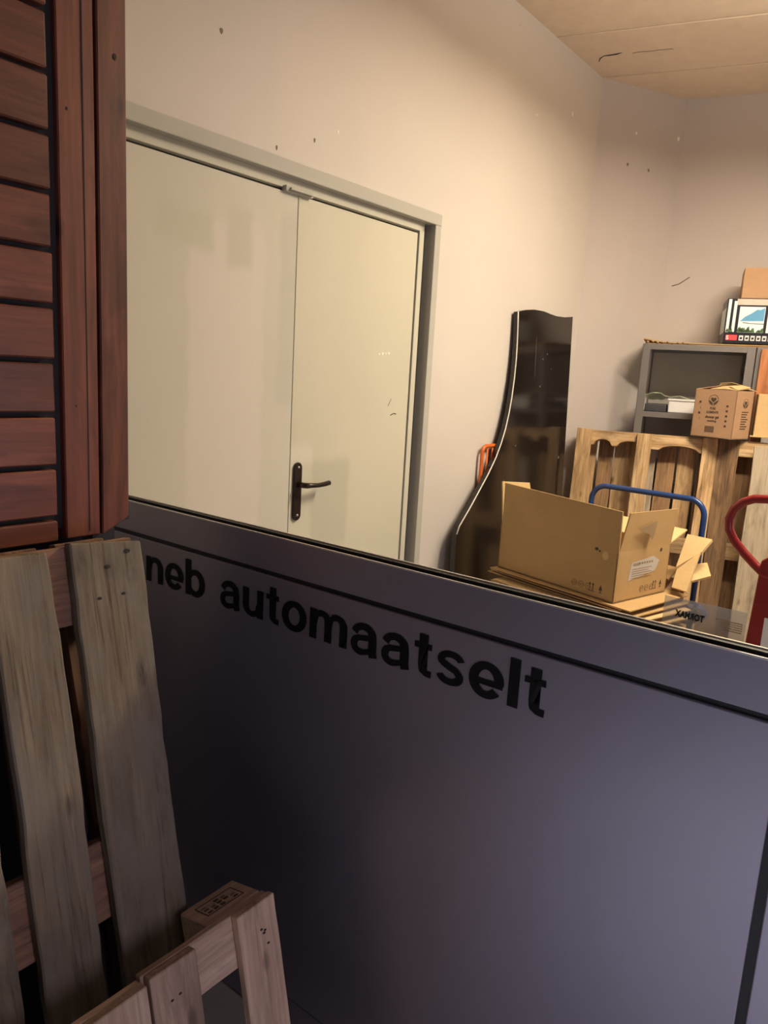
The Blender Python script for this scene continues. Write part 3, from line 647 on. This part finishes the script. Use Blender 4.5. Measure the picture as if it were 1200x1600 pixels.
# ---------------------------------------------------------------- red pallet truck
wv = Vector((.8, -.6, 0)); PT = frame(Vector((1.33, 2.5, 0))+wv*.06, wv, (.6, .8, 0), zz)
pt = empty('pallet_truck', PT, 'red hand pallet truck with a tubular loop handle and white sticker at right edge', 'pallet truck')
hp_ = [(0, 1.150), (-.07, 1.146), (-.13, 1.139), (-.165, 1.122), (-.192, 1.092), (-.204, 1.055), (-.200, 1.018), (-.178, .982), (-.140, .945), (-.10, .912), (-.062, .882)]
MB().tube([(x, 0, z) for x, z in hp_]+[(-x, 0, z) for x, z in hp_[::-1][:-1]], .0155, 14, closed=True).build('loop_handle', M_redm, pt)
MB().prism([(-.075, .93), (-.088, .60), (-.105, .28), (.105, .28), (.088, .60), (.075, .93), (.05, .95), (-.05, .95)], -.012, .012, M=frame((0, 0, 0), (1, 0, 0), (0, 0, 1), (0, -1, 0)), bev=.004).build('shaft', M_redm, pt)
MB().box(-.035, .075, -.0145, -.013, .45, .735).build('sticker', M_paper, pt)
m = MB().box(-.10, .10, .02, .22, .10, .36, .02); m.cyl((0, .10, .36), (0, .10, .50), .05)
m.build('pump_body', M_redm, pt)
m = MB().cyl((-.06, .12, .09), (-.02, .12, .09), .088, 28).cyl((.02, .12, .09), (.06, .12, .09), .088, 28); m.build('steer_wheel', M_wheel, pt)
for s in (-1, 1):
    fk = MB().box(s*.19-.075, s*.19+.075, .24, 1.15, .06, .095, .008).build('fork', M_redm, pt)
    MB().cyl((s*.19-.035, 1.02, .04), (s*.19+.035, 1.02, .04), .038, 20).build('load_wheel', M_wheel, fk)
MB().box(-.265, .265, .20, .27, .06, .12, .006).build('fork_bridge', M_redm, pt)
pt.matrix_world = PT @ Matrix.Rotation(math.radians(-8), 4, 'Z')

# ---------------------------------------------------------------- glazed sliding door leaf with the lettering
wd = Vector((.79714595, -.60378667, 0)); md = Vector((-.60378667, -.79714595, 0)); DD = -1.0543232884
GD = frame(md*DD, wd, -md, zz)                          # local x = along leaf, -y towards the viewer, z up
gd = empty('glazed_door_leaf', GD, 'glass door leaf with a dark grey metal lower panel lettered in black', 'door')
x0, x1 = -1.955, .02; zr = EYE-.34; zg = EYE-.421
def seg(name, m, mat, par=gd): return m.build(name, mat, par)
seg('rail', MB().box(x0, x1, 0, .006, zg+.005, zr, .0012).box(x0, x1, .006, .038, zg+.005, zr-.010), M_frame)
seg('lower_panel', MB().box(x0+.07, -.1195, .0, .036, .10, zg-.005, .002), M_insert)
seg('side_panel', MB().box(-.1065, x1, .0, .036, .10, zg-.005, .002), M_insert)
seg('panel_joint', MB().box(x0+.07, x1, .006, .034, zg-.012, zg+.012).box(-.125, -.101, .006, .034, .10, zg), M_rubber)
seg('stile', MB().box(x0, x0+.066, 0, .038, 0.01, zg+.004, .0015), M_frame)
seg('bottom_rail', MB().box(x0+.067, x1, 0, .038, .01, .097, .002), M_frame)
seg('rubber_gasket', MB().box(x0, x1, .0065, .0165, zr-.012, zr-.0035).box(x0, x1, .0235, .033, zr-.012, zr+.001), M_rubber)
seg('edge_strip', MB().box(x0, x1, -.0006, .0012, zr-.0022, zr+.0006).box(x0, x1, .0335, .038, zr-.012, zr+.0035, .001), M_bright)
seg('upper_stile', MB().box(x0, x0+.05, 0, .038, zr, EYE+1.05, .002), M_frame)
seg('top_rail', MB().box(x0, x1, 0, .038, EYE+.98, EYE+1.05, .002), M_frame)
seg('glass_pane', MB().box(x0+.05, x1, .017, .023, zr-.008, EYE+.98), M_glass)
LM = frame((0, -.0012, 0), (1, 0, 0), (0, 0, 1), (0, -1, 0))
# lettering: heavy grotesque letters drawn stroke by stroke (units: ascender height = 1)
XH = .735
def ell(cx, cz, rx, rz, a0, a1, n=18): return [(cx+rx*math.cos(math.radians(a0+(a1-a0)*i/n)), cz+rz*math.sin(math.radians(a0+(a1-a0)*i/n))) for i in range(n+1)]
def ribbon(m, path, wd_, M, sc):
    n = len(path); L = []; R = []
    for i, p in enumerate(path):
        a = path[max(i-1, 0)]; c = path[min(i+1, n-1)]; dx, dz = c[0]-a[0], c[1]-a[1]; l = math.hypot(dx, dz); ww = wd_[min(len(wd_)-1, round(i*(len(wd_)-1)/(n-1)))] if isinstance(wd_, list) else wd_
        L.append((p[0]-dz/l*ww/2, p[1]+dx/l*ww/2)); R.append((p[0]+dz/l*ww/2, p[1]-dx/l*ww/2))
    b = bmesh.new(); zf = .0
    A = [b.verts.new((x*sc[0]+sc[2], z*sc[1]+sc[3], zf)) for x, z in L]; B = [b.verts.new((x*sc[0]+sc[2], z*sc[1]+sc[3], zf)) for x, z in R]
    for i in range(n-1): b.faces.new((A[i], B[i], B[i+1], A[i+1]))
    bmesh.ops.solidify(b, geom=b.faces[:], thickness=.0004)
    m._merge(b, M)
SW, TW = .195, .155                                        # stem and thin stroke
def glyph(ch):
    s2 = SW/2
    if ch == 'l': return .195, [([(s2, 0), (s2, 1)], SW)]
    if ch == 'n': return .64, [([(s2, 0), (s2, XH)], SW), ([(.14, .40)]+ell(.35, .44, .195, .225, 150, 0, 14)+[(.545, 0)], [.13]*4+[TW]*5+[SW*.9]*3+[SW]*4)]
    if ch == 'u': return .64, [([(.64-s2, 0), (.64-s2, XH)], SW), ([(.50, .335)]+ell(.29, .295, .195, .225, -30, -180, 14)+[(.095, XH)], [.13]*4+[TW]*5+[SW*.9]*3+[SW]*4)]
    if ch == 'm': return .99, [([(s2, 0), (s2, XH)], SW), ([(.14, .40)]+ell(.32, .46, .175, .205, 150, 0, 14)+[(.495, 0)], [.13]*4+[TW]*5+[SW*.9]*3+[SW]*4), ([(.53, .40)]+ell(.715, .46, .175, .205, 150, 0, 14)+[(.89, 0)], [.13]*4+[TW]*5+[SW*.9]*3+[SW]*4)]
    if ch == 'o': return .70, [(ell(.35, XH/2, .255, .305, 0, 360, 40), [TW+(SW-TW)*abs(math.cos(i*math.pi/20)) for i in range(41)])]
    if ch == 'b': return .68, [([(s2, 0), (s2, 1)], SW), (ell(.345, XH/2, .235, .305, -150, 150, 36), [.14]*5+[TW+(SW-TW)*abs(math.cos(math.radians(-150+300*i/36))) for i in range(5, 32)]+[.14]*5)]
    if ch == 'e': return .665, [(ell(.335, XH/2, .245, .305, -5, 322, 40), [TW+(SW-TW)*abs(math.cos(math.radians(-5+327*i/40)))*.8 for i in range(41)]), ([(.17, .325), (.655, .325)], .125)]
    if ch == 'a': return .66, [([(.09, .50)]+ell(.315, .475, .215, .195, 165, 20, 14)+[(.535, .40), (.535, .12), (.565, 0)], [TW*1.05]*9+[TW*1.15]*4+[SW]*5), ([(.54, .445), (.42, .425), (.27, .395)]+ell(.245, .225, .155, .165, 100, 275, 14)+[(.34, .075), (.46, .12), (.54, .22)], [.13]*3+[.14]*3+[SW*.85]*8+[TW]*4+[.13]*3)]
    if ch == 't': return .385, [([(.195, .93), (.195, .24)]+ell(.305, .20, .108, .125, 165, 270, 8)+[(.385, .072)], [SW]*3+[SW*.95]*4+[.145]*5), ([(0, XH-.065), (.375, XH-.065)], .13)]
    if ch == 's': return .60, [(ell(.31, .535, .205, .135, 8, 200, 14)+[(.16, .45), (.30, .385), (.42, .345)]+ell(.30, .21, .205, .140, 42, -172, 16), [.14]*13+[.15]*8+[.16]*4+[.145]*9)]
def write(txt, x_at, width, name):
    gs = [glyph(c) for c in txt]; gap = .085; tot = sum(g[0] for g in gs)+gap*(len(gs)-1); k = width/tot; x = 0
    for c, (adv, strokes) in zip(txt, gs):
        m = MB()
        for path, wdt in strokes: ribbon(m, path, wdt, LM, (k, .0845, x_at+x*k, EYE-.5275))
        m.build(name, M_ink, gd); x += adv+gap
write('automaatselt', -1.2440, .791, 'letter')
write('neb', -1.5200, .2235, 'letter')
# see-through maker's sticker on the room side of the glass, its print mirrored for the viewer
st = seg('sticker', MB().box(-.297, -.186, .0246, .0250, EYE-.332, EYE-.291), M_film)
BM = frame((-.2405, .0228, 0), (-1, 0, 0), (0, 0, 1), (0, 1, 0))
text_mesh('TORMAX', .0125, M_ink, gd, frame((-.2400, .0240, EYE-.318), (-1, 0, .02), (0.02, 0, 1), (0, 1, 0)), 'sticker_lettering', bold=.0007, width=.040, xs=1.1)
m = MB()
random.seed(5)
for k in range(5):
    xx = -.190
    while xx > -.222+.003*k:
        l_ = random.uniform(.0015, .004); m.box(xx-l_, xx, .0236, .0244, EYE-.3095-k*.0032, EYE-.3082-k*.0032); xx -= l_+.0008
m.build('sticker_small_print', M_printsoft, gd)

# ---------------------------------------------------------------- red-stained wooden booth wall at left
KW = frame(NR*(-1.334), U, -NR, zz)                       # x = along, -y out towards the viewer
kw = empty('wooden_booth', KW, 'red-stained wooden booth wall of horizontal boards ending in two upright posts', 'booth')
zb0 = EYE-.345; H1 = CEIL-.02
for k in range(22):
    za = EYE-.392+.097*k-.0
    lo = za; hi = za+.087
    lo = max(lo, zb0)
    if hi > H1: break
    if hi-lo < .02: continue
    b = plank('wall_board', 1.15, hi-lo, .022, M_red, kw, frame((-.445, .012, lo), (1, 0, 0), (0, 0, 1), (0, -1, 0)), warp=.0015, rough=.0006, bev=.004, cuts=8)
MB().box(-.445, .706, .013, .022, zb0, H1).build('backing_board', M_darkbase, kw)  # near-black instead of red stain: paints in the shadow between the boards
MB().box(.7725, .7745, -.0018, .002, zb0+.01, H1-.01).build('groove', M_darkbase, kw)
def post(x0, x1, y0, name, zlo=zb0, cham=False):
    Wd = x1-x0
    o = plank(name, H1-zlo, Wd, .05, M_red, kw, frame((x1, y0+.05, zlo), (0, 0, 1), (-1, 0, 0), (0, -1, 0)), warp=.0015, rough=.0006, bev=.0035, cuts=10)
    if cham:
        for v in o.data.vertices:
            if v.co.x < .012 and v.co.y < .03: v.co.x += .030-v.co.y
    return o
post(.7255, .7965, -.001, 'post'); post(.803, .8625, 0, 'post', cham=True)
MB().box(.700, .87, .014, .045, zb0+.02, H1).build('post_backing', M_darkbase, kw)
for x, z, r in ((.743, EYE+.43, .0022), (.838, EYE+.545, .004), (.75, EYE-.09, .0018)):
    MB().prism([(x+r*math.cos(k), z+r*1.5*math.sin(k)) for k in range(6)], .0005, .0012, M=frame((0, 0, 0), (1, 0, 0), (0, 0, 1), (0, -1, 0))).build('knot', M_nail, kw)
MB().box(-.445, .80, .075, .10, 0, zb0+.03).build('base_panel', M_darkbase, kw)
MB().box(.812, .862, .055, .10, 0, zb0+.03).build('base_post', M_darkbase, kw)

# ---------------------------------------------------------------- old grey pallet leaning on the booth
def lean2(u0, nfront, zref, deg):
    a = math.radians(deg); N = NR*math.cos(a)+Vector(zz)*math.sin(a); V = -NR*math.sin(a)+Vector(zz)*math.cos(a)
    P = U*u0+NR*nfront+Vector((0, 0, zref)); L = zref/V.z
    return frame(P-V*L, U, V, N), L
def nails(parent, pts, z=.0):
    m = MB()
    for x, y, r in pts: m.prism([(x+r*math.cos(k), y+r*1.6*math.sin(k)) for k in range(6)], z, z+.0012)
    return m.build('nail_hole', M_nail, parent)
O1, hO = lean2(-.02, -1.174, EYE-.313, 12)
po = empty('wooden_pallet', O1, 'old weathered grey pallet leaning against the red wooden booth', 'pallet')
hO -= .002
ot = dict(warp=.006, rough=.003, bev=.004, ends=.010, cuts=24)
B2 = vboard(po, .662, .800, .004, hO, -.022, .022, M_old, **ot)
for v in B2.data.vertices:                                   # worn round corner
    if v.co.x > hO-.04 and v.co.y < .03: v.co.x -= (.03-v.co.y)*(v.co.x-(hO-.04))/.04*.5
vboard(po, .525, .627, .004, hO-.004, -.022, .022, M_old, **ot)
vboard(po, .345, .490, .004, hO-.002, -.022, .022, M_old, **ot)
vboard(po, .185, .285, .004, hO, -.022, .022, M_old, **ot)
vboard(po, 0, .14, .004, hO, -.022, .022, M_old, **ot)
yc = [(hO-.140, hO-.003), (hO-.665, hO-.525), (.004, .144)]
for y0, y1 in yc:
    hboard(po, .004, .796, y0, y1, -.044, .0215, M_block, 'cross_board', warp=.004)
    for xa, xb_ in ((.004, .10), (.352, .448), (.70, .796)):
        hboard(po, xa, xb_, y0+.004, y1-.004, -.122, .078, M_block, 'block', warp=.001, cuts=3)
for xa, xb_ in ((.0, .10), (.575, .665), (.70, .80)): vboard(po, xa, xb_, .004, hO-.003, -.144, .0215, M_block, 'bottom_board', warp=.004)
nails(B2, [(hO-.030, .030, .004), (hO-.052, .072, .0035), (hO-.105, .048, .003), (hO-.105, .095, .003), (hO-.58, .05, .0035), (hO-.63, .035, .003), (hO-.60, .09, .003)], .0215)

# ---------------------------------------------------------------- small new pallet standing in front
k_ = 1.5
N1, hN = lean2(0, -.597*k_, EYE-.65*k_, 12.8)
pn = empty('wooden_pallet', N1, 'small new pale pallet with a stamped corner block, in front of the old grey pallet', 'pallet')
nt_ = dict(warp=.002, rough=.001, bev=.0025, ends=.003)
UR = .588*k_
vR = vboard(pn, UR-.090, UR, .004, hN, -.018, .018, M_new, **nt_)
vM = vboard(pn, .610, .700, .004, hN-.002, -.018, .018, M_new, **nt_)
vboard(pn, .500, .604, .004, hN-.008, -.018, .018, M_new, **nt_)
vboard(pn, .360, .494, .004, hN-.008, -.018, .018, M_new, **nt_)
hboard(pn, .605, UR-.001, hN-.100, hN-.001, -.034, .0155, M_new, **nt_)
hboard(pn, .30, .604, hN-.108, hN-.009, -.034, .0155, M_new, **nt_)
hboard(pn, .30, UR-.001, .01, .11, -.034, .0155, M_new, **nt_)
for y0 in (hN-.104, .008):
    blk = hboard(pn, UR-.130, UR-.004, y0, y0+.102, -.117, .082, M_new, 'block', warp=.001, cuts=3)
    if y0 > .1: B_top = blk
    hboard(pn, .31, .43, y0, y0+.098, -.117, .082, M_new, 'block', warp=.001, cuts=3)
for xa, xb_ in ((.30, .40), (.50, .59), (.672, .765)): vboard(pn, xa, xb_, .006, hN-.108, -.135, .017, M_new, 'bottom_board', **nt_)
# burnt-in stamp on the block end
st_ = MB(); SM = frame((.022, .1022, .012), (1, 0, 0), (0, 0, 1), (0, -1, 0)) 
SM = frame((.02, .1024, .060), (1, 0, 0), (0, 0, -1), (0, 1, 0))
st_.box(0, .085, 0, .0022, 0, .0005, M=SM).box(0, .085, .040, .0422, 0, .0005, M=SM).box(0, .002, 0, .042, 0, .0005, M=SM).box(.083, .085, 0, .042, 0, .0005, M=SM)
random.seed(3)
for k in range(5):
    for j in range(3):
        if random.random() < .8: st_.box(.006+k*.015, .006+k*.015+.010, .006+j*.011, .006+j*.011+random.uniform(.002, .008), 0, .0005, M=SM)
st_.build('burnt_stamp', M_print, B_top)
nails(vR, [(hN-.062, .035, .0022), (hN-.058, .032, .002), (hN-.085, .028, .002), (hN-.053, .040, .002)], .0178)
nails(vM, [(hN-.060, .040, .002), (hN-.062, .056, .002)], .0178)
bpy.context.view_layer.update()
